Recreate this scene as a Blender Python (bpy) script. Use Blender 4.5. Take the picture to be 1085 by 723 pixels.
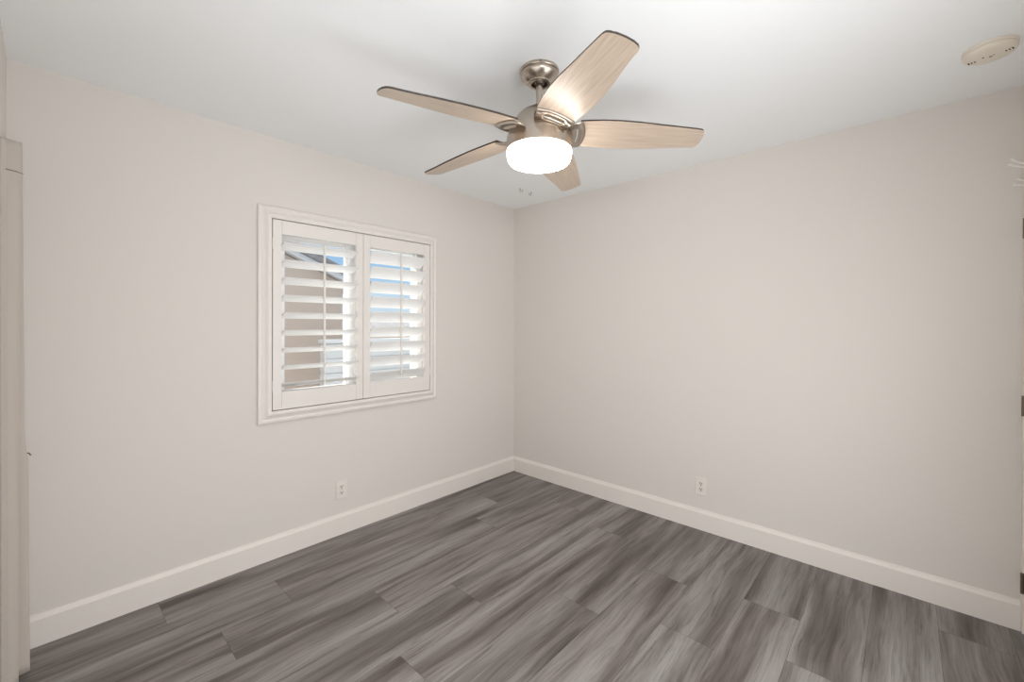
import bpy, bmesh, math, random
from math import sin, cos, pi, radians
from mathutils import Vector, Matrix

for o in list(bpy.data.objects):
    bpy.data.objects.remove(o, do_unlink=True)
SC = bpy.context.scene
COL = SC.collection
random.seed(7)

# ------------------------------------------------------------------ camera
cd = bpy.data.cameras.new('camera'); cam = bpy.data.objects.new('camera', cd); COL.objects.link(cam)
F_PX, YAW, PITCH, ROLL = 453.384, 0.7445852, -0.0036901, 0.0031485
fw = Vector((cos(YAW)*cos(PITCH), sin(YAW)*cos(PITCH), sin(PITCH)))
rt = Vector((sin(YAW), -cos(YAW), 0)); up = rt.cross(fw)
r2 = rt*cos(ROLL) + up*sin(ROLL); u2 = -rt*sin(ROLL) + up*cos(ROLL)
M = Matrix((r2, u2, -fw)).transposed().to_4x4(); M.translation = Vector((-2.95522, -2.69752, 1.3632))
cam.matrix_world = M
cd.sensor_fit = 'HORIZONTAL'; cd.sensor_width = 36.0; cd.lens = 36.0*F_PX/1085.0
cd.shift_y = -15.8143/1085.0
cd.clip_start = 0.01; cd.clip_end = 300
SC.camera = cam

# ------------------------------------------------------------------ view + world + lights
SC.view_settings.view_transform = 'Standard'; SC.view_settings.look = 'None'
SC.view_settings.gamma = 1.0; SC.view_settings.use_curve_mapping = False
SC.view_settings.exposure = 0.0
SC.cycles.max_bounces = 12; SC.cycles.diffuse_bounces = 8; SC.cycles.transparent_max_bounces = 12
SC.cycles.use_denoising = True
SC.cycles.sample_clamp_indirect = 6.0

W = bpy.data.worlds.new('sky'); SC.world = W; W.use_nodes = True
nt = W.node_tree; nt.nodes.clear()
wo = nt.nodes.new('ShaderNodeOutputWorld'); bg = nt.nodes.new('ShaderNodeBackground'); bg.inputs[1].default_value = 1.0
tc = nt.nodes.new('ShaderNodeTexCoord'); sx = nt.nodes.new('ShaderNodeSeparateXYZ')
rp = nt.nodes.new('ShaderNodeValToRGB'); e = rp.color_ramp.elements
e[0].position = 0.0; e[0].color = (.60, .76, .92, 1)
e[1].position = 0.8; e[1].color = (2.3, 2.3, 2.35, 1)
m_ = e.new(0.14); m_.color = (.38, .61, .90, 1)
m_ = e.new(0.36); m_.color = (.36, .60, .92, 1)
m_ = e.new(0.55); m_.color = (1.8, 1.9, 2.0, 1)
no = nt.nodes.new('ShaderNodeTexNoise'); no.inputs['Scale'].default_value = 3.2; no.inputs['Detail'].default_value = 5
mpw = nt.nodes.new('ShaderNodeMapping'); mpw.inputs['Scale'].default_value = (1, 1, 3)
cr = nt.nodes.new('ShaderNodeValToRGB'); cr.color_ramp.elements[0].position = .50; cr.color_ramp.elements[1].position = .72
mx = nt.nodes.new('ShaderNodeMixRGB'); mx.inputs[2].default_value = (.80, .88, .96, 1)
L_ = nt.links.new
L_(tc.outputs['Generated'], sx.inputs[0]); L_(sx.outputs[2], rp.inputs[0])
L_(tc.outputs['Generated'], mpw.inputs[0]); L_(mpw.outputs[0], no.inputs['Vector']); L_(no.outputs[0], cr.inputs[0])
L_(cr.outputs[0], mx.inputs[0]); L_(rp.outputs[0], mx.inputs[1]); L_(mx.outputs[0], bg.inputs[0]); L_(bg.outputs[0], wo.inputs[0])

def light(name, kind, loc, rot, power, color, **kw):
    d = bpy.data.lights.new(name, kind); o = bpy.data.objects.new(name, d); COL.objects.link(o)
    o.location = loc; o.rotation_euler = rot; d.energy = power; d.color = color
    for k, v in kw.items(): setattr(d, k, v)
    return o
SUN_E = 8.0; FLASH = 3.0; REAR = 33; SIDE = 9.0
sun = light('sun', 'SUN', (0, 0, 10), (0, 0, 0), SUN_E, (1, .96, .9), angle=.02)
sun.rotation_euler = Vector((.70, -.30, -.65)).to_track_quat('-Z', 'Y').to_euler()
# photographer's flash on the floor behind the camera, bounced off the ceiling
fl = light('bounce_flash', 'AREA', (-2.0, -2.98, .75), (0, 0, 0), FLASH, (.98, .99, 1), shape='RECTANGLE', size=1.5, size_y=.18)
fl.rotation_euler = Vector((.0, .30, .95)).to_track_quat('-Z', 'Y').to_euler()
# the same flash head's direct spill towards the far upper corner
sp = light('flash_spill', 'SPOT', (-2.45, -2.92, 1.90), (0, 0, 0), 22, (.93, .97, 1), spot_size=radians(95), spot_blend=1.0, shadow_soft_size=.10)
sp.rotation_euler = (Vector((-.8, -.6, 2.60)) - Vector((-2.45, -2.92, 1.90))).to_track_quat('-Z', 'Y').to_euler()
# added fill lights out of view, in front of solid walls without openings
light('rear_fill', 'AREA', (-2.0, -3.085, 1.0), (radians(90), 0, 0), REAR, (.95, .98, 1), shape='RECTANGLE', size=1.9, size_y=1.7)
light('side_fill', 'AREA', (-3.062, -2.05, 1.0), (0, radians(-90), 0), SIDE, (.95, .98, 1), shape='RECTANGLE', size=1.7, size_y=1.5)

# ------------------------------------------------------------------ materials
def mat(name, base, rough=.5, metal=0.0, spec=.5):
    m = bpy.data.materials.new(name); m.use_nodes = True
    b = m.node_tree.nodes['Principled BSDF']
    b.inputs['Base Color'].default_value = (*base, 1); b.inputs['Roughness'].default_value = rough
    b.inputs['Metallic'].default_value = metal
    b.inputs['Specular IOR Level'].default_value = spec
    return m
def N(m, t): return m.node_tree.nodes.new('ShaderNode'+t)
def LK(m, a, b): m.node_tree.links.new(a, b)
def PB(m): return m.node_tree.nodes['Principled BSDF']
def noise_bump(m, scale, strength, dist=.002, detail=3, coord='Object', sc=(1, 1, 1)):
    t = N(m, 'TexCoord'); mp = N(m, 'Mapping'); mp.inputs['Scale'].default_value = sc
    n = N(m, 'TexNoise'); n.inputs['Scale'].default_value = scale; n.inputs['Detail'].default_value = detail
    b = N(m, 'Bump'); b.inputs['Strength'].default_value = strength; b.inputs['Distance'].default_value = dist
    LK(m, t.outputs[coord], mp.inputs[0]); LK(m, mp.outputs[0], n.inputs['Vector'])
    LK(m, n.outputs[0], b.inputs['Height']); LK(m, b.outputs[0], PB(m).inputs['Normal'])
    return n
def noise_tint(m, scale, c1, c2, sc=(1, 1, 1), detail=4, coord='Object', lo=.35, hi=.65):
    t = N(m, 'TexCoord'); mp = N(m, 'Mapping'); mp.inputs['Scale'].default_value = sc
    n = N(m, 'TexNoise'); n.inputs['Scale'].default_value = scale; n.inputs['Detail'].default_value = detail
    r = N(m, 'ValToRGB'); r.color_ramp.elements[0].position = lo; r.color_ramp.elements[1].position = hi
    r.color_ramp.elements[0].color = (*c1, 1); r.color_ramp.elements[1].color = (*c2, 1)
    LK(m, t.outputs[coord], mp.inputs[0]); LK(m, mp.outputs[0], n.inputs['Vector'])
    LK(m, n.outputs[0], r.inputs[0]); LK(m, r.outputs[0], PB(m).inputs['Base Color'])

WALL = mat('wall_paint', (.705, .668, .632), .75, spec=.2); noise_bump(WALL, 90, .07, .003)
WALLS = mat('smooth_wall_paint', (.705, .668, .632), .75, spec=.2); noise_tint(WALLS, 4, (.70, .663, .627), (.71, .673, .637))
CEIL = mat('ceiling_paint', (.885, .90, .91), .9, spec=.1); noise_bump(CEIL, 60, .10, .003)
TRIM = mat('trim_paint', (.79, .75, .705), .38, spec=.4); noise_bump(TRIM, 14, .03)
SHUT = mat('shutter_paint', (.77, .735, .70), .36, spec=.4); noise_bump(SHUT, 10, .02)
LOUV = mat('louver_paint', (.86, .855, .85), .32, spec=.45); noise_bump(LOUV, 10, .02)
VINYL = mat('white_vinyl', (.86, .86, .86), .35); noise_bump(VINYL, 12, .02)
PLAST = mat('outlet_plastic', (.77, .73, .68), .35); noise_bump(PLAST, 40, .02)
SLOT = mat('slot_dark', (.025, .022, .02), .7); noise_bump(SLOT, 40, .02)
NICK = mat('brushed_nickel', (.50, .435, .37), .30, 1.0)
noise_bump(NICK, 30, .05, .001, sc=(1, 1, 30))
NICKD = mat('dark_nickel', (.16, .13, .11), .4, .9); noise_bump(NICKD, 30, .03)
BRASS = mat('antique_brass', (.22, .14, .08), .4, .8); noise_bump(BRASS, 30, .03)
CREAM = mat('aged_white_plastic', (.78, .72, .62), .45); noise_bump(CREAM, 30, .03)
HINGE = mat('hinge_bronze', (.20, .16, .12), .45, .7); noise_bump(HINGE, 40, .04)
WHITEM = mat('white_coated_wire', (.80, .79, .77), .35); noise_bump(WHITEM, 40, .02)
CURT = mat('curtain_fabric', (.53, .475, .43), .85, spec=.15)
noise_bump(CURT, 500, .25, .0006)
PB(CURT).inputs['Sheen Weight'].default_value = .25

# blades: bleached oak underside, dark walnut edge and top
OAK = mat('bleached_oak', (.50, .40, .31), .34, spec=.5)
noise_tint(OAK, 5.0, (.44, .345, .27), (.56, .46, .37), sc=(1.2, 22, 1), coord='UV', lo=.3, hi=.7)
WALN = mat('walnut_edge', (.035, .025, .02), .45)
noise_tint(WALN, 5.0, (.02, .014, .01), (.06, .04, .03), sc=(1.2, 22, 1), coord='UV')
GLOW = mat('lit_frosted_glass', (.95, .95, .95), .35)
PB(GLOW).inputs['Emission Color'].default_value = (1, .93, .84, 1); PB(GLOW).inputs['Emission Strength'].default_value = 19.0
noise_bump(GLOW, 20, .02)

# glass pane
GLASS = bpy.data.materials.new('window_glass'); GLASS.use_nodes = True
_n = GLASS.node_tree; _n.nodes.clear()
_o = _n.nodes.new('ShaderNodeOutputMaterial'); _t = _n.nodes.new('ShaderNodeBsdfTransparent'); _g = _n.nodes.new('ShaderNodeBsdfGlossy')
_g.inputs['Roughness'].default_value = .01; _x = _n.nodes.new('ShaderNodeMixShader'); _w = _n.nodes.new('ShaderNodeLayerWeight'); _w.inputs[0].default_value = .5; _p = _n.nodes.new('ShaderNodeMath'); _p.operation = 'POWER'; _p.inputs[1].default_value = 5.0; _f = _n.nodes.new('ShaderNodeMath'); _f.operation = 'MULTIPLY_ADD'; _f.inputs[1].default_value = .5; _f.inputs[2].default_value = .03; _n.links.new(_w.outputs['Facing'], _p.inputs[0]); _n.links.new(_p.outputs[0], _f.inputs[0])
_t.inputs[0].default_value = (.96, .98, .97, 1)
_n.links.new(_f.outputs[0], _x.inputs[0]); _n.links.new(_t.outputs[0], _x.inputs[1]); _n.links.new(_g.outputs[0], _x.inputs[2]); _n.links.new(_x.outputs[0], _o.inputs[0])

# plank floor
FLOOR = mat('grey_vinyl_plank', (.16, .15, .14), .42, spec=.4)
def build_floor_mat(m):
    uv = N(m, 'UVMap'); uv.uv_map = 'UVMap'
    def mapped(sc):
        mp = N(m, 'Mapping'); mp.inputs['Scale'].default_value = sc; LK(m, uv.outputs[0], mp.inputs[0]); return mp.outputs[0]
    def noise(vec, scale, detail, rough=.55, dist=0.0):
        n = N(m, 'TexNoise'); n.inputs['Scale'].default_value = scale; n.inputs['Detail'].default_value = detail
        n.inputs['Roughness'].default_value = rough; n.inputs['Distortion'].default_value = dist; LK(m, vec, n.inputs['Vector']); return n.outputs[0]
    def ramp(v, pts):
        r = N(m, 'ValToRGB'); el = r.color_ramp.elements
        while len(el) > 1: el.remove(el[-1])
        el[0].position, el[0].color = pts[0][0], (*pts[0][1], 1)
        for p, c in pts[1:]:
            x = el.new(p); x.color = (*c, 1)
        LK(m, v, r.inputs[0]); return r.outputs[0]
    def mix(mode, f, a, b):
        x = N(m, 'MixRGB'); x.blend_type = mode
        if isinstance(f, float): x.inputs[0].default_value = f
        else: LK(m, f, x.inputs[0])
        LK(m, a, x.inputs[1]); LK(m, b, x.inputs[2]); return x.outputs[0]
    # slow wander of the grain across the plank
    warp = N(m, 'TexNoise'); warp.inputs['Scale'].default_value = 1.6; warp.inputs['Detail'].default_value = 2
    LK(m, mapped((1, 3, 1)), warp.inputs['Vector'])
    sub = N(m, 'VectorMath'); sub.operation = 'SUBTRACT'; sub.inputs[1].default_value = (.5, .5, .5); LK(m, warp.outputs['Color'], sub.inputs[0])
    scl = N(m, 'VectorMath'); scl.operation = 'MULTIPLY'; scl.inputs[1].default_value = (.3, .07, 0); LK(m, sub.outputs[0], scl.inputs[0])
    add = N(m, 'VectorMath'); LK(m, uv.outputs[0], add.inputs[0]); LK(m, scl.outputs[0], add.inputs[1])
    def wmapped(sc):
        mp = N(m, 'Mapping'); mp.inputs['Scale'].default_value = sc; LK(m, add.outputs[0], mp.inputs[0]); return mp.outputs[0]
    broad = noise(wmapped((.50, 6.2, 1)), 1.5, 4, .5)
    base = ramp(broad, [(.30, (.080, .066, .060)), (.42, (.150, .132, .123)), (.53, (.235, .217, .206)), (.70, (.315, .302, .290))])
    streak = noise(wmapped((.95, 17, 1)), 1.4, 5, .58)
    st = ramp(streak, [(.30, (.55, .51, .49)), (.43, (.91, .895, .885)), (.58, (1, 1, 1)), (.72, (1.08, 1.08, 1.08))])
    c = mix('MULTIPLY', 1.0, base, st)
    crack = noise(wmapped((1.5, 19, 1)), 1.0, 8, .70)
    ck = ramp(crack, [(.335, (.40, .37, .35)), (.39, (.86, .85, .84)), (.43, (1, 1, 1))])
    c = mix('MULTIPLY', .85, c, ck)
    grain = noise(wmapped((5, 190, 1)), 1.6, 4, .65)
    gr = ramp(grain, [(.3, (.80, .80, .80)), (.7, (1.16, 1.16, 1.16))])
    c = mix('MULTIPLY', .85, c, gr)
    fib = noise(wmapped((3.0, 70, 1)), 1.3, 5, .65)
    fb = ramp(fib, [(.36, (.70, .685, .675)), (.48, (1, 1, 1)), (.66, (1.12, 1.12, 1.12))])
    c = mix('MULTIPLY', .9, c, fb)
    at = N(m, 'Attribute'); at.attribute_name = 'plank_tone'
    c = mix('MULTIPLY', 1.0, c, at.outputs['Color'])
    LK(m, c, PB(m).inputs['Base Color'])
    b = N(m, 'Bump'); b.inputs['Strength'].default_value = .12; b.inputs['Distance'].default_value = .001
    LK(m, grain, b.inputs['Height']); LK(m, b.outputs[0], PB(m).inputs['Normal'])
build_floor_mat(FLOOR)

STUCCO = mat('tan_stucco', (.54, .435, .37), .9, spec=.1); noise_bump(STUCCO, 25, .4, .01)
TILE = mat('grey_roof_tile', (.25, .24, .245), .8, spec=.2)
noise_tint(TILE, 3, (.20, .19, .195), (.30, .29, .295), sc=(2, 6, 6))
FASC = mat('pale_fascia', (.62, .62, .64), .6); noise_bump(FASC, 8, .05)
BLOCK = mat('pale_block', (.58, .58, .59), .9, spec=.1); noise_bump(BLOCK, 20, .3, .01)
GROUND = mat('pale_gravel', (.60, .56, .52), .95, spec=.1); noise_bump(GROUND, 6, .3, .03)
LEAF = mat('distant_foliage', (.16, .20, .12), .8); noise_tint(LEAF, 4, (.10, .14, .08), (.24, .28, .18))

# ------------------------------------------------------------------ helpers
def bm_box(bm, x0, x1, y0, y1, z0, z1):
    vs = [bm.verts.new((x, y, z)) for z in (z0, z1) for y in (y0, y1) for x in (x0, x1)]
    for f in ((0, 2, 3, 1), (4, 5, 7, 6), (0, 1, 5, 4), (2, 6, 7, 3), (0, 4, 6, 2), (1, 3, 7, 5)):
        bm.faces.new([vs[i] for i in f])
    return vs
def bm_lathe(bm, prof, seg=64, c=(0, 0)):
    rings = []
    for r, z in prof:
        if r < 1e-5: rings.append([bm.verts.new((c[0], c[1], z))])
        else: rings.append([bm.verts.new((c[0]+r*cos(2*pi*i/seg), c[1]+r*sin(2*pi*i/seg), z)) for i in range(seg)])
    for a, b in zip(rings, rings[1:]):
        for i in range(seg):
            j = (i+1) % seg
            if len(a) == 1 and len(b) == 1: continue
            if len(a) == 1: bm.faces.new((a[0], b[i], b[j]))
            elif len(b) == 1: bm.faces.new((a[i], b[0], a[j]))
            else: bm.faces.new((a[i], b[i], b[j], a[j]))
def bm_tube(bm, pts, rad, seg=10, cap=True):
    pts = [Vector(p) for p in pts]; rings = []
    n0 = None
    for i, p in enumerate(pts):
        t = (pts[min(i+1, len(pts)-1)] - pts[max(i-1, 0)]).normalized()
        if n0 is None:
            n0 = t.orthogonal().normalized()
        n0 = (n0 - t*n0.dot(t)).normalized(); b = t.cross(n0)
        r = rad[i] if isinstance(rad, (list, tuple)) else rad
        rings.append([bm.verts.new(p + (n0*cos(2*pi*k/seg) + b*sin(2*pi*k/seg))*r) for k in range(seg)])
    for a, b in zip(rings, rings[1:]):
        for k in range(seg):
            j = (k+1) % seg; bm.faces.new((a[k], a[j], b[j], b[k]))
    if cap:
        bm.faces.new(list(reversed(rings[0]))); bm.faces.new(rings[-1])
def bm_prism(bm, poly, axis, a0, a1):
    """poly: list of 2-D points, swept along axis ('x','y','z') from a0 to a1"""
    def P(p, a):
        return {'x': (a, p[0], p[1]), 'y': (p[0], a, p[1]), 'z': (p[0], p[1], a)}[axis]
    A = [bm.verts.new(P(p, a0)) for p in poly]; B = [bm.verts.new(P(p, a1)) for p in poly]
    n = len(poly)
    for i in range(n):
        j = (i+1) % n; bm.faces.new((A[i], A[j], B[j], B[i]))
    bm.faces.new(list(reversed(A))); bm.faces.new(B)
def obj(name, bm, m, parent=None, smooth=False, bevel=0, angle=35, loc=None):
    bmesh.ops.recalc_face_normals(bm, faces=bm.faces)
    me = bpy.data.meshes.new(name); bm.to_mesh(me); bm.free()
    o = bpy.data.objects.new(name, me); COL.objects.link(o)
    for mm in (m if isinstance(m, (list, tuple)) else [m]): me.materials.append(mm)
    if loc is not None: o.location = loc
    if smooth:
        for p in me.polygons: p.use_smooth = True
        try: me.set_sharp_from_angle(angle=radians(angle))
        except Exception: pass
    if bevel:
        b = o.modifiers.new('bevel', 'BEVEL'); b.width = bevel; b.segments = 2; b.limit_method = 'ANGLE'; b.angle_limit = radians(40)
    if parent is not None: o.parent = parent
    return o
def box(name, x0, x1, y0, y1, z0, z1, m, parent=None, bevel=0):
    bm = bmesh.new(); bm_box(bm, x0, x1, y0, y1, z0, z1); return obj(name, bm, m, parent, bevel=bevel)
def empty(name, loc=(0, 0, 0), rotz=0):
    o = bpy.data.objects.new(name, None); COL.objects.link(o); o.location = loc; o.rotation_euler = (0, 0, rotz); o.empty_display_size = .1
    return o
def tag(o, label, cat, group=None):
    o['label'] = label; o['category'] = cat
    if group: o['group'] = group
    return o
def struct(o): o['kind'] = 'structure'; return o
def copy_tree(o, parent=None):
    c = o.copy(); COL.objects.link(c)
    if parent is not None: c.parent = parent
    for ch in list(o.children): copy_tree(ch, c)
    return c

H = 2.44; XL = -3.068; YB = -3.092; T = .12; BT = .015; BH = .134
# ------------------------------------------------------------------ room shell
# window opening in the left wall
WX0, WX1, WZ0, WZ1 = -2.065, -1.001, .881, 1.948
bm = bmesh.new()
xs = [XL-T, WX0, WX1, T]; zs = [0, WZ0, WZ1, H]
bm_box(bm, XL-T, WX0, 0, T, 0, H); bm_box(bm, WX1, T, 0, T, 0, H)
bm_box(bm, WX0, WX1, 0, T, 0, WZ0); bm_box(bm, WX0, WX1, 0, T, WZ1, H)
bmesh.ops.remove_doubles(bm, verts=bm.verts, dist=1e-5)
struct(obj('wall_left', bm, WALL))
struct(box('wall_right', 0, T, YB-T, 0, 0, H, WALL))
struct(box('wall_near', XL-T, XL, YB-T, 0, 0, H, WALLS))
# back wall with the door opening beside the right wall
DX0, DX1, DZ = -.82, -.026, 2.085
bm = bmesh.new()
bm_box(bm, XL, DX0, YB-T, YB, 0, H); bm_box(bm, DX0, DX1, YB-T, YB, DZ, H); bm_box(bm, DX1, 0, YB-T, YB, 0, H)
bmesh.ops.remove_doubles(bm, verts=bm.verts, dist=1e-5)
struct(obj('wall_back', bm, WALL))
struct(box('ceiling', XL-T, T, YB-T, T, H, H+.12, CEIL))

# floor: one mesh of planks, each face shifted in the wood pattern
def build_floor():
    bm = bmesh.new(); uvl = bm.loops.layers.uv.new('UVMap'); cl = bm.loops.layers.float_color.new('plank_tone')
    PW, PL = .2335, 1.52
    first = -.475 + 2*PW                       # seam line above the left wall
    seam = {2: -.917, 1: -.62, 0: -1.07, 3: -.31, 4: -1.52, 5: -1.975, 6: -1.2, 7: -.69, 8: -1.06, 9: -.605, 10: -.92, 11: -1.35, 12: -.25}
    g = .0005
    rnd = random.Random(21)
    seamrow0 = -.475 + PW                      # row 1 spans -.2415 .. -.475
    for k in range(0, 14):
        yt = -.2415 + PW - k*PW + 0.0          # row 0: -.008 .. -.2415
        if k == 0: yt = 0.0
        yb = -.2415 - k*PW
        yb = max(yb, YB)
        if yt <= YB: break
        s = seam.get(k, -1.0)
        x = s - 4*PL
        while x < 0:
            x0, x1 = max(x, XL), min(x+PL, 0); x += PL
            if x1 - x0 < .002: continue
            ou, ov = rnd.uniform(0, 40), rnd.uniform(0, 40); t = rnd.uniform(.94, 1.06); w = rnd.uniform(-.004, .014)
            vs = [bm.verts.new(p) for p in ((x0+g, yb+g, 0), (x1-g, yb+g, 0), (x1-g, yt-g, 0), (x0+g, yt-g, 0))]
            f = bm.faces.new(vs); f.material_index = 0
            for lp in f.loops:
                lp[uvl].uv = (lp.vert.co.x + ou, lp.vert.co.y + ov); lp[cl] = (t*(1+w), t, t*(1-w), 1)
    n0 = len(bm.faces)
    vs = bm_box(bm, XL, 0, YB, 0, -.1, -.0012)
    bm.faces.ensure_lookup_table()
    for f in bm.faces[n0:]: f.material_index = 1
    for f in bm.faces: f.normal_update()
    me = bpy.data.meshes.new('floor'); bm.to_mesh(me); bm.free()
    o = bpy.data.objects.new('floor', me); COL.objects.link(o); me.materials.append(FLOOR); me.materials.append(SLOT)
    return struct(o)
build_floor()

# baseboards: eased top edge
BP = [(0, 0), (BT, 0), (BT, BH-.022), (BT-.002, BH-.018), (.008, BH-.008), (.006, BH), (0, BH)]
def baseboard(name, axis, a0, a1, sgn, off):
    bm = bmesh.new(); bm_prism(bm, [(off+sgn*p[0], p[1]) for p in BP], axis, a0, a1); return struct(obj(name, bm, TRIM))
baseboard('baseboard_left', 'x', XL, 0, -1, 0)
baseboard('baseboard_right', 'y', YB+.0125, -BT, -1, 0)
baseboard('baseboard_near', 'y', YB+BT, -1.0, 1, XL)
baseboard('baseboard_back', 'x', XL, DX0-.06, 1, YB)

# ------------------------------------------------------------------ window_1: casing, vinyl slider, panes
w1 = struct(empty('window_1', (-1.516, 0, WZ0)))
def wpart(name, bm, m, parent=w1, **k):
    o = obj(name, bm, m, None, **k)
    o.parent = parent; o.matrix_parent_inverse = Matrix.Translation(-Vector((-1.516, 0, WZ0)))
    return o
def ring(bm, prof, x0, x1, z0, z1):
    """mitred picture-frame: prof is (inset from outer edge, projection towards room)"""
    loops = []
    for ins, pr in prof:
        loops.append([bm.verts.new(p) for p in ((x0+ins, -pr, z0+ins), (x1-ins, -pr, z0+ins), (x1-ins, -pr, z1-ins), (x0+ins, -pr, z1-ins))])
    loops.append(loops[0])
    for a, b in zip(loops, loops[1:]):
        for i in range(4):
            j = (i+1) % 4; bm.faces.new((a[i], a[j], b[j], b[i]))
CX0, CX1, CZ0, CZ1 = -2.155, -.911, .791, 2.038
bm = bmesh.new()
ring(bm, [(0, 0), (0, .020), (.004, .024), (.016, .026), (.020, .022), (.024, .020), (.036, .026), (.046, .034), (.051, .036), (.060, .036), (.062, .033), (.067, .033), (.069, .030), (.069, -.010), (.092, -.010), (.092, -.03), (.09, -.03), (.09, 0)], CX0, CX1, CZ0, CZ1)
wpart('window_casing', bm, SHUT)
bm = bmesh.new(); ring(bm, [(0, -.046), (.050, -.046), (.050, -.075), (.058, -.075), (.058, -.115), (0, -.115)], WX0, WX1, WZ0, WZ1)
wpart('window_frame', bm, VINYL)
bm = bmesh.new()
for (xa, xb, ya, yb) in ((-1.606, -1.562, .056, .09), (-1.572, -1.500, .088, .112), (-1.594, -1.578, .049, .057)):
    bm_box(bm, xa, xb, ya, yb, WZ0+.05, WZ1-.05)
wpart('meeting_stile', bm, VINYL, bevel=.002)
bm = bmesh.new()
ring(bm, [(0, -.066), (.03, -.066), (.03, -.088), (0, -.088)], WX0+.05, -1.566, WZ0+.05, WZ1-.05)
wpart('sliding_sash', bm, VINYL)
bm = bmesh.new(); bm_box(bm, WX0+.075, -1.59, .075, .079, WZ0+.075, WZ1-.075); wpart('window_pane', bm, GLASS)
bm = bmesh.new(); bm_box(bm, -1.51, WX1-.05, .097, .101, WZ0+.05, WZ1-.05); wpart('window_pane', bm, GLASS)

# ------------------------------------------------------------------ plantation shutters
def shutter(x0, x1, tilt, label, hinge_side):
    z0, z1 = .8645, 1.9645; st = .0485; rt_, rb = .0805, .103
    y0, y1 = -.030, -.002
    xc = (x0+x1)/2
    e = empty('shutter_panel', (xc, 0, z0)); tag(e, label, 'shutter', 'white window shutter panels')
    inv = Matrix.Translation(-Vector((xc, 0, z0)))
    def part(name, bm, m, parent=e, **k):
        o = obj(name, bm, m, None, **k); o.parent = parent
        o.matrix_parent_inverse = inv; return o
    for (a, b) in ((x0, x0+st), (x1-st, x1)):
        bm = bmesh.new(); bm_box(bm, a, b, y0, y1, z0, z1); part('stile', bm, SHUT, bevel=.0025)
    bm = bmesh.new(); bm_box(bm, x0+st+.0006, x1-st-.0006, y0+.0015, y1, z1-rt_, z1); part('top_rail', bm, SHUT, bevel=.001)
    bm = bmesh.new(); bm_box(bm, x0+st+.0006, x1-st-.0006, y0+.0015, y1, z0, z0+rb); part('bottom_rail', bm, SHUT, bevel=.001)
    zb, zt = z0+rb, z1-rt_; n = 9; sp = (zt-zb)/n
    wd, th = .108, .011; ym = (y0+y1)/2
    me = None; edges = []
    for k in range(n):
        zc = zt - sp*(k+.5) - .014
        if me is None:
            bm = bmesh.new(); seg = 28; poly = []
            for i in range(seg):
                a = 2*pi*i/seg
                u = wd/2*(abs(cos(a))**.85)*(1 if cos(a) >= 0 else -1); v = th/2*sin(a)
                poly.append((u*cos(tilt)+v*sin(tilt), -u*sin(tilt)+v*cos(tilt)))
            # u<0 is the room side, which sits higher
            bm_prism(bm, poly, 'x', -(x1-x0)/2+st+.002, (x1-x0)/2-st-.002)
            o = obj('louver', bm, LOUV, e, smooth=True, angle=50); me = o.data
        else:
            o = bpy.data.objects.new('louver', me); COL.objects.link(o); o.parent = e
        o.location = (0, ym, zc - z0)
        edges.append((ym - wd/2*cos(tilt), zc + wd/2*sin(tilt)))
    bm = bmesh.new()
    yr = edges[0][0]-.007
    bm_box(bm, xc-.006, xc+.006, yr-.005, yr+.005, edges[-1][1]-.035, edges[0][1]+.012)
    rod = part('tilt_rod', bm, SHUT, bevel=.002)
    for (yy, zz) in edges:
        bm = bmesh.new(); bm_tube(bm, [(xc, yr+.004, zz-.003), (xc, yy+.004, zz-.003)], .0013, 6); part('rod_staple', bm, WHITEM, rod)
    for zz in (z0+.14, z1-.14):
        bm = bmesh.new(); xh = x0-.001 if hinge_side < 0 else x1+.001
        bm_tube(bm, [(xh, y0-.004, zz-.032), (xh, y0-.004, zz+.032)], .0042, 10); part('hinge', bm, SHUT, smooth=True)
    return e
shutter(-2.0815, -1.5275, radians(18), 'left white shutter panel with louvers tilted wider open, showing tan house wall', -1)
shutter(-1.5245, -.9845, radians(42), 'right white shutter panel with louvers tilted more closed, showing strips of blue sky', 1)

# ------------------------------------------------------------------ ceiling fan
FX, FY = -1.5412, -1.5479
fan = tag(empty('ceiling_fan', (FX, FY, H)), 'five-blade ceiling fan with brushed nickel housing and lit drum light', 'ceiling fan')
def fpart(name, bm, m, parent=None, **k):
    o = obj(name, bm, m, parent or fan, **k)
    return o
def lathe_part(name, prof, m, parent=None, seg=72):
    bm = bmesh.new(); bm_lathe(bm, [(r, z-H) for r, z in prof], seg); return fpart(name, bm, m, parent, smooth=True, angle=28)
canopy = lathe_part('canopy', [(0, 2.4118), (.080, 2.4118), (.081, 2.4095), (.081, 2.402), (.079, 2.3995), (.0750, 2.3985), (.0750, 2.3950), (.0785, 2.3940), (.0785, 2.391), (.075, 2.384), (.066, 2.374), (.056, 2.366), (.0475, 2.3605), (.0468, 2.357), (.044, 2.355), (.0335, 2.354), (.0325, 2.357), (.0325, 2.385), (0, 2.385)], NICK)
bm = bmesh.new(); bmesh.ops.create_icosphere(bm, subdivisions=3, radius=.0255, matrix=Matrix.Translation((0, 0, 2.374-H)))
fpart('hanger_ball', bm, NICKD, smooth=True)
bm = bmesh.new()
for a in (radians(222),):
    d = Vector((cos(a), sin(a), 0)); bm_tube(bm, [d*.0795+Vector((0, 0, 2.4060-H)), d*.0835+Vector((0, 0, 2.4060-H))], .0035, 10)
fpart('canopy_screw', bm, NICKD, canopy)
lathe_part('downrod', [(0, 2.375), (.0138, 2.375), (.0138, 2.25), (0, 2.25)], NICK, seg=32)
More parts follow.
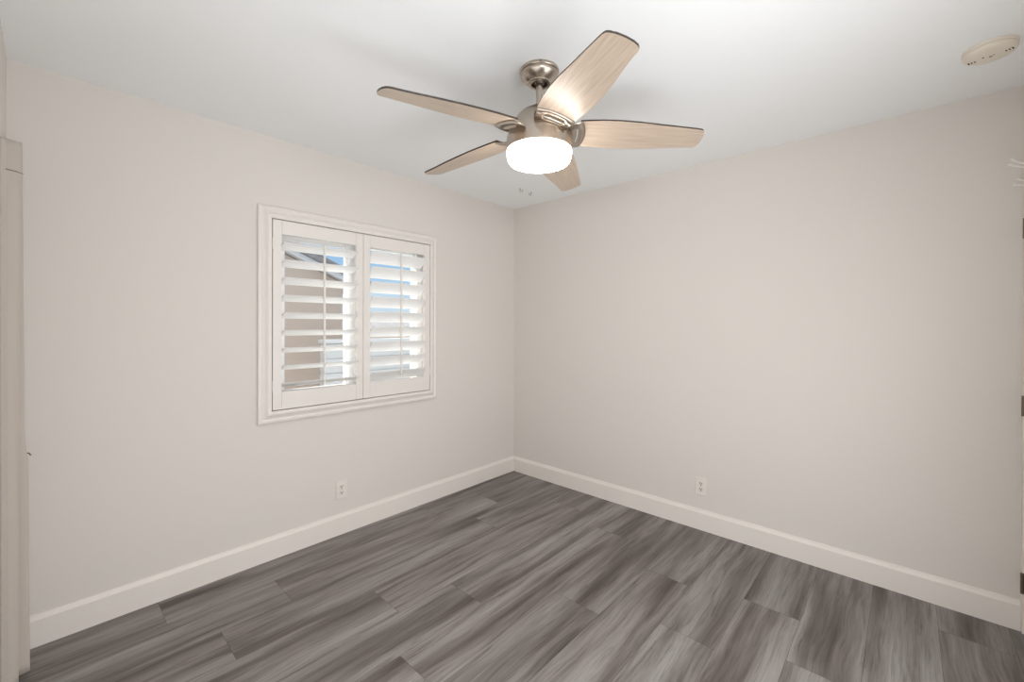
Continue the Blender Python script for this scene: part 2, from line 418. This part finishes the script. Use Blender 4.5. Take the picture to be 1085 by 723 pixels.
housing = lathe_part('motor_housing', [(.0, 2.262), (.018, 2.262), (.024, 2.258), (.036, 2.256), (.054, 2.2495), (.077, 2.235), (.096, 2.213), (.112, 2.183), (.125, 2.158), (.1335, 2.134), (.1365, 2.110), (.1375, 2.088), (.1368, 2.081), (.1345, 2.0795), (.120, 2.0795), (0, 2.0795)], NICK)
lathe_part('light_diffuser', [(0, 2.0785), (.131, 2.0785), (.1335, 2.076), (.1338, 2.068), (.131, 2.050), (.1275, 2.039), (.122, 2.0325), (.112, 2.0295), (.06, 2.0275), (0, 2.027)], GLOW)

Z0, DROOP, P = 2.166, .058, radians(12.8)
PH0 = radians(-120.9)
SH = [(.163, -.071), (.20, -.0755), (.26, -.081), (.32, -.0825), (.40, -.0785), (.48, -.0705), (.56, -.0635), (.62, -.058)]
SL = [(.163, .081), (.20, .084), (.26, .0885), (.32, .0895), (.40, .0855), (.48, .0765), (.56, .0645), (.615, .0585)]
TIP = [(.640, -.0555), (.650, -.052), (.656, -.044), (.662, -.024), (.664, .003), (.662, .028), (.656, .046), (.648, .054), (.636, .0575)]
def interp(tab, r):
    for (a, va), (b, vb) in zip(tab, tab[1:]):
        if r <= b: return va + (vb-va)*(r-a)/(b-a)
    return tab[-1][1]
def blade_pt(r, s, dz):
    # dz measured along the blade's own normal
    return Vector((r, s*cos(P)+dz*sin(P), Z0-H-DROOP*r - s*sin(P) + dz*cos(P)))
def make_blade():
    bm = bmesh.new(); uvl = bm.loops.layers.uv.new('UVMap')
    outline = [(r, s) for r, s in SH] + TIP + [(r, s) for r, s in reversed(SL)]
    # concave-to-hub root arc
    outline += [(.163+.008*(1-((s-.005)/.075)**2), s) for s in (.045, .005, -.035)]
    th = .0034
    lo = [bm.verts.new(blade_pt(r, s, -th)) for r, s in outline]; hi = [bm.verts.new(blade_pt(r, s, th)) for r, s in outline]
    co = {}
    for v, (r, s) in zip(lo, outline): co[v] = (r, s)
    for v, (r, s) in zip(hi, outline): co[v] = (r, s)
    n = len(outline)
    f = bm.faces.new(lo); f.material_index = 0
    f = bm.faces.new(list(reversed(hi))); f.material_index = 1
    for i in range(n):
        j = (i+1) % n; f = bm.faces.new((lo[j], lo[i], hi[i], hi[j])); f.material_index = 1
    for f in bm.faces:
        for lp in f.loops: lp[uvl].uv = co[lp.vert]
    o = obj('blade', bm, [OAK, WALN], fan)
    # nickel holder under the root: a curved plate with a slot cut through it
    bm = bmesh.new()
    n = 18; cs = .005; hw = .079
    ss = [cs - hw + 2*hw*i/n for i in range(n+1)]
    def row(k, s):
        c = 1-((s-cs)/hw)**2
        r = (.108+.018*c, .140+.013*c, .146+.013*c, .172+.017*c)[k]
        sq = (.80, .96, .97, 1.0)[k]
        return blade_pt(r, cs+(s-cs)*sq, (-.020, -.013, -.0125, -.0056)[k])
    G = [[bm.verts.new(row(k, s)) for s in ss] for k in range(4)]
    for k in range(3):
        for i in range(n):
            if k == 1 and 4 <= i < n-4: continue
            bm.faces.new((G[k][i], G[k][i+1], G[k+1][i+1], G[k+1][i]))
    h = obj('blade_holder', bm, NICK, o, smooth=True, angle=60)
    m_ = h.modifiers.new('solid', 'SOLIDIFY'); m_.thickness = .003; m_.offset = 0
    return o
b0 = make_blade()
for k in range(5):
    b = b0 if k == 0 else copy_tree(b0, fan)
    b.rotation_euler = (0, 0, PH0 + k*radians(72))
# true size of the fan: everything above was laid out 1/1.026 too small
done = set()
def grow(o):
    for ch in o.children:
        if ch.type == 'MESH' and ch.data.name not in done:
            done.add(ch.data.name)
            for v in ch.data.vertices: v.co = v.co*1.026 + Vector((0, 0, .028))
        grow(ch)
grow(fan)

# ------------------------------------------------------------------ smoke detector on the ceiling
sd = tag(empty('smoke_detector', (-.487, -2.93, H)), 'round cream smoke detector on the ceiling by the right wall', 'smoke detector')
bm = bmesh.new(); bm_lathe(bm, [(0, -.0004), (.074, -.0004), (.075, -.002), (.075, -.011), (.073, -.012), (0, -.012)], 56); obj('mounting_base', bm, CREAM, sd, smooth=True, angle=30)
bm = bmesh.new(); bm_lathe(bm, [(0, -.012), (.0715, -.012), (.0735, -.014), (.0735, -.021), (.071, -.027), (.064, -.031), (.05, -.033), (0, -.0345)], 56)
cv = obj('cover', bm, CREAM, sd, smooth=True, angle=30)
SDC = Vector((-.487, -2.93, 0))
def at_(x, y): return Vector((x, y, 0)) - SDC
axis = Vector((-.30, -.95, 0)).normalized(); side = Vector((-axis.y, axis.x, 0))
for sgn in (-1, 1):
    for k in (-1, 0, 1):
        p_ = axis*(sgn*.050+k*.0085) + side*.004
        bm = bmesh.new(); bm_tube(bm, [p_-side*.006+Vector((0, 0, -.0325)), p_+side*.006+Vector((0, 0, -.0325))], .0021, 8); obj('vent_slot', bm, SLOT, cv)
def dot(name, p_, r, m):
    bm = bmesh.new(); bm_lathe(bm, [(0, -.0335), (r, -.0335), (r, -.0362), (0, -.0366)], 20, (p_.x, p_.y)); obj(name, bm, m, cv)
dot('test_button', axis*.002 + side*.002, .0045, mat('button_tan', (.30, .26, .20), .5))
dot('indicator_light', axis*(-.016) - side*.010, .0022, SLOT)
dot('sounder_hole', axis*.011 - side*.004, .0022, mat('hole_tan', (.35, .31, .25), .5))
# two small screw hooks in the ceiling near the corner
def screw_hook(x, y, rz, label):
    e = tag(empty('ceiling_hook', (x, y, H), rz), label, 'hook', 'small ceiling hooks')
    bm = bmesh.new(); bm_lathe(bm, [(0, -.0002), (.006, -.0002), (.005, -.003), (0, -.003)], 16); obj('collar', bm, NICKD, e)
    bm = bmesh.new()
    pts = [(0, 0, 0), (0, 0, -.012)] + [(.010-.010*cos(a), 0, -.014-.010*sin(a)) for a in [radians(t) for t in range(0, 230, 20)]]
    bm_tube(bm, pts, .0018, 8); obj('hook_wire', bm, NICKD, e, smooth=True)
    return e
screw_hook(-.419, -.442, radians(-47), 'tiny dark ceiling hook farther left, near the window wall corner')
screw_hook(-.285, -.446, radians(150), 'tiny dark ceiling hook farther right, nearer the right wall')

# ------------------------------------------------------------------ wall outlets
def outlet(loc, rz, label):
    e = tag(empty('wall_outlet', loc, rz), label, 'outlet', 'wall outlets above the baseboard')   # local +y points into the wall, plate faces -y
    bm = bmesh.new(); bm_box(bm, -.0365, .0365, -.0065, -.0005, -.059, .059); obj('cover_plate', bm, PLAST, e, bevel=.0025)
    for zc in (-.0195, .0195):
        bm = bmesh.new(); poly = []
        for i in range(32):
            a = 2*pi*i/32; poly.append((.0172*cos(a), max(-.0142, min(.0142, .0172*sin(a)))+zc))
        bm_prism(bm, poly, 'y', -.0088, -.0055); r = obj('receptacle', bm, PLAST, e)
        for (dx, hh) in ((-.0063, .0045), (.0063, .0038)):
            bm = bmesh.new(); bm_box(bm, dx-.0023, dx+.0023, -.0092, -.0085, zc+.0035-hh, zc+.0035+hh); obj('slot', bm, SLOT, r)
        bm = bmesh.new(); bm_tube(bm, [(0, -.0092, zc-.0075), (0, -.0085, zc-.0075)], .0038, 12); obj('ground_hole', bm, SLOT, r)
    bm = bmesh.new(); bm_tube(bm, [(0, -.0078, 0), (0, -.006, 0)], .003, 12); obj('screw', bm, NICK, e)
    return e
outlet((-1.662, 0, .287), 0, 'cream duplex outlet below the shuttered window')
outlet((0, -1.697, .288), radians(-90), 'cream duplex outlet on the bare right-hand wall')

# ------------------------------------------------------------------ curtain on the near wall
def curtain():
    ZT = 2.056
    NZ = 60
    def key(z):
        f = z/ZT
        xb = -3.0225 + .0095*(1-f) + (.008 if z < .82 else .008*max(0, (0.92-z)/.1) if z < .92 else 0)
        xf = -3.0275 - .005*(1-f) + .0015*sin(z*5)
        w = .002*sin(z*3.1)
        return [(-3.0625, -.168), (-3.045, -.171), (xb-.006, -.177), (xb, -.186), (xb-.004, -.197), (-3.043, -.206+w), (-3.047, -.214+w),
                (-3.044, -.222+w), (xf-.004, -.232+w), (xf, -.244), (xf-.003, -.256), (-3.044, -.266), (-3.058, -.275), (-3.0615, -.300), (-3.0600, -.345), (-3.0670, -.385)]
    def smooth_path(pts, sub=5):
        out = []
        for i in range(len(pts)-1):
            p0 = Vector(pts[max(i-1, 0)]); p1 = Vector(pts[i]); p2 = Vector(pts[i+1]); p3 = Vector(pts[min(i+2, len(pts)-1)])
            for k in range(sub):
                t = k/sub
                out.append(.5*((2*p1)+(p2-p0)*t+(2*p0-5*p1+4*p2-p3)*t*t+(3*p1-p0-3*p2+p3)*t**3))
        out.append(Vector(pts[-1])); return out
    bm = bmesh.new(); rows = []
    zl = [.010 + (ZT-.010)*i/NZ for i in range(NZ+1)]
    for z in zl:
        rows.append([bm.verts.new((p.x, p.y, z - ((.016*max(0, min(1, (-.205-p.y)/.04)) + .030*max(0, min(1, (-.275-p.y)/.06)))*(z/ZT)**8))) for p in smooth_path(key(z))])
    for a, b in zip(rows, rows[1:]):
        for i in range(len(a)-1): bm.faces.new((a[i], a[i+1], b[i+1], b[i]))
    o = obj('curtain', bm, CURT, None, smooth=True, angle=80)
    s = o.modifiers.new('solid', 'SOLIDIFY'); s.thickness = .002; s.offset = -1
    tag(o, 'greige fabric curtain hanging gathered at the left edge of the room', 'curtain')
    # stitched seam under the rod pocket
    bm = bmesh.new(); zz = ZT-.118
    pts = [(p.x+(.0016 if p.y > -.246 else .0008), p.y-(0 if p.y > -.240 else .0036), zz - .012*max(0, min(1, (-.205-p.y)/.04)) - .022*max(0, min(1, (-.275-p.y)/.06))) for p in smooth_path(key(zz))][6:68]
    bm_tube(bm, pts, .0018, 6); st = obj('pocket_seam', bm, mat('seam_thread', (.20, .17, .15), .9), o)
    return o
curtain()
hk = tag(empty('curtain_hook', (-3.0, -.120, .830)), 'small brown curtain tieback hook by the curtain edge', 'hook')
bm = bmesh.new()
bm_tube(bm, [(-.0675, .012, -.004), (-.045, .010, -.004), (-.026, .006, -.002), (-.0165, .002, .003), (-.0115, -.002, .012), (-.0085, -.004, .0155), (-.0055, -.005, .0125), (-.001, -.006, .0035)], .0022, 8); obj('hook_arm', bm, BRASS, hk, smooth=True)
bm = bmesh.new(); bm_tube(bm, [(-.0678, .012, -.004), (-.0640, .012, -.004)], .011, 20); obj('wall_plate', bm, BRASS, hk, smooth=True)

# ------------------------------------------------------------------ door in the back wall, beside the right wall
d1 = struct(empty('door_1', (DX1, YB, 0)))
def dpart(name, bm, m, parent=d1, **k):
    o = obj(name, bm, m, None, **k); o.parent = parent; o.matrix_parent_inverse = Matrix.Translation(-Vector((DX1, YB, 0))); return o
bm = bmesh.new()
bm_box(bm, DX1-.008, -.001, YB, YB+.012, 0, DZ+.05); bm_box(bm, DX0-.055, DX0+.008, YB, YB+.012, 0, DZ+.05); bm_box(bm, DX0+.008, DX1-.008, YB, YB+.012, DZ-.008, DZ+.05)
dpart('door_casing', bm, TRIM, bevel=.002)
bm = bmesh.new(); bm_box(bm, DX0+.012, DX1-.012, YB-.030, YB+.006, .012, DZ-.012); slab = dpart('door_slab', bm, TRIM, bevel=.002)
bm = bmesh.new()
for (za, zb) in ((.20, .95), (1.10, 1.93)):
    for (xa, xb) in ((DX0+.11, DX0+.36), (DX0+.43, DX1-.13)):
        bm_box(bm, xa, xb, YB+.006, YB+.010, za, zb)
dpart('door_panel', bm, TRIM, slab, bevel=.003)
for zc in (1.795, 1.01, .225):
    bm = bmesh.new(); bm_tube(bm, [(DX1-.010, YB+.0125, zc-.045), (DX1-.010, YB+.0125, zc+.045)], .0060, 12)
    bm_box(bm, DX1-.034, DX1-.0125, YB+.0050, YB+.0075, zc-.044, zc+.044)
    dpart('door_hinge', bm, HINGE)
bm = bmesh.new()
kp = [(0, .006), (.030, .006), (.030, .012), (.012, .016), (.012, .034), (.024, .044), (.027, .056), (.020, .066), (0, .069)]
bm_lathe(bm, kp, 32); bmesh.ops.rotate(bm, verts=bm.verts, cent=(0, 0, 0), matrix=Matrix.Rotation(radians(-90), 3, 'X')); bmesh.ops.translate(bm, verts=bm.verts, vec=(DX0+.075, YB, .95))
dpart('door_knob', bm, NICK, slab, smooth=True)

# white wire hooks hung over the door top
oh = tag(empty('door_hook_rack', (-.10, YB+.006, 2.0)), 'white wire hook rack hung on the door at the right edge', 'hook rack')
bm = bmesh.new(); bm_box(bm, -.012, .012, .0006, .0024, -.045, .078); bm_box(bm, -.012, .012, -.030, .0024, .076, .078)
obj('over_door_strap', bm, WHITEM, oh)
for (tipy, tipz, dx, bz) in ((.052, .093, .004, .060), (.060, .066, -.008, .046), (.036, .002, .004, -.010), (.044, -.022, -.006, -.032)):
    bm = bmesh.new()
    bm_tube(bm, [(dx, .002, bz), (dx, tipy*.35, bz+(tipz-bz)*.15), (dx, tipy*.75, bz+(tipz-bz)*.6), (dx, tipy, tipz)], .0036, 8)
    bmesh.ops.create_icosphere(bm, subdivisions=2, radius=.0056, matrix=Matrix.Translation((dx, tipy, tipz)))
    obj('hook', bm, WHITEM, oh, smooth=True)

# ------------------------------------------------------------------ outside the window
g = box('ground', -40, 40, .3, 90, -.6, -.3, GROUND); struct(g)
nb = tag(empty('neighbor_house', (.27, 4.0, -.3)), 'tan stucco house with grey gable roof seen through the left shutter', 'house')
def npart(name, bm, m, **k):
    o = obj(name, bm, m, None, **k); o.parent = nb; o.matrix_parent_inverse = Matrix.Translation(-Vector((.27, 4.0, -.3))); return o
SL_ = .42
bm = bmesh.new()
bm_prism(bm, [(.27, -.3), (.27, 2.02), (-3.2, 2.02+3.47*SL_), (-6.7, 2.02), (-6.7, -.3)], 'y', 4.0, 9.0); npart('house_wall', bm, STUCCO)
bm = bmesh.new()
bm_prism(bm, [(.62, 2.02-.35*SL_+.02), (.62, 2.02-.35*SL_+.10), (-3.2, 2.02+3.47*SL_+.10), (-3.2, 2.02+3.47*SL_+.02)], 'y', 3.88, 9.3)
npart('fascia', bm, FASC)
bm = bmesh.new()
bm_prism(bm, [(.68, 2.02-.41*SL_+.101), (.68, 2.02-.41*SL_+.22), (-3.2, 2.02+3.47*SL_+.22), (-7.1, 2.02-.4*SL_+.22), (-7.1, 2.02-.4*SL_+.101), (-3.2, 2.02+3.47*SL_+.101)], 'y', 3.84, 9.35)
npart('tile_roof', bm, TILE)
# pale block wall with grooved courses
fw_ = empty('block_wall', (1.5, 3.0, -.3)); tag(fw_, 'pale block wall outside, low behind the right shutter', 'wall')
bm = bmesh.new(); z = -.3; k = 0
while z < 1.05:
    bm_box(bm, -.45, 7.0, 3.0, 3.15, z, z+.188); bm_box(bm, -.45, 7.0, 3.012, 3.14, z+.186, z+.202); z += .20
o = obj('block_course', bm, BLOCK, None); o.parent = fw_; o.matrix_parent_inverse = Matrix.Translation(-Vector((1.5, 3.0, -.3)))
bm = bmesh.new(); bm_box(bm, -.47, 7.02, 2.98, 3.17, z, z+.05); o = obj('cap_course', bm, FASC, None, bevel=.006); o.parent = fw_; o.matrix_parent_inverse = Matrix.Translation(-Vector((1.5, 3.0, -.3)))
# far house and tree
fh = tag(empty('distant_house', (11, 17, -.3)), 'distant low tan house beyond the block wall', 'house')
bm = bmesh.new(); bm_box(bm, -5, 6, -3, 3, 0, 1.35); obj('house_wall', bm, STUCCO, fh)
bm = bmesh.new(); bm_prism(bm, [(-3.3, 1.36), (3.3, 1.36), (0, 1.95)], 'x', -5.3, 6.3); obj('tile_roof', bm, TILE, fh)
tr = tag(empty('distant_tree', (3.6, 15, -.3)), 'small green tree far beyond the block wall', 'tree')
bm = bmesh.new(); bm_tube(bm, [(0, 0, 0), (.02, 0, .5), (0, .03, 1.0)], [.09, .07, .05], 8); obj('trunk', bm, BRASS, tr)
bm = bmesh.new(); rr = random.Random(3)
for i in range(26):
    c = Vector((rr.uniform(-.7, .7), rr.uniform(-.6, .6), rr.uniform(.8, 1.6)))
    bmesh.ops.create_icosphere(bm, subdivisions=2, radius=rr.uniform(.18, .34), matrix=Matrix.Translation(c))
for v in bm.verts: v.co += Vector((rr.uniform(-.04, .04), rr.uniform(-.04, .04), rr.uniform(-.04, .04)))
obj('foliage', bm, LEAF, tr)
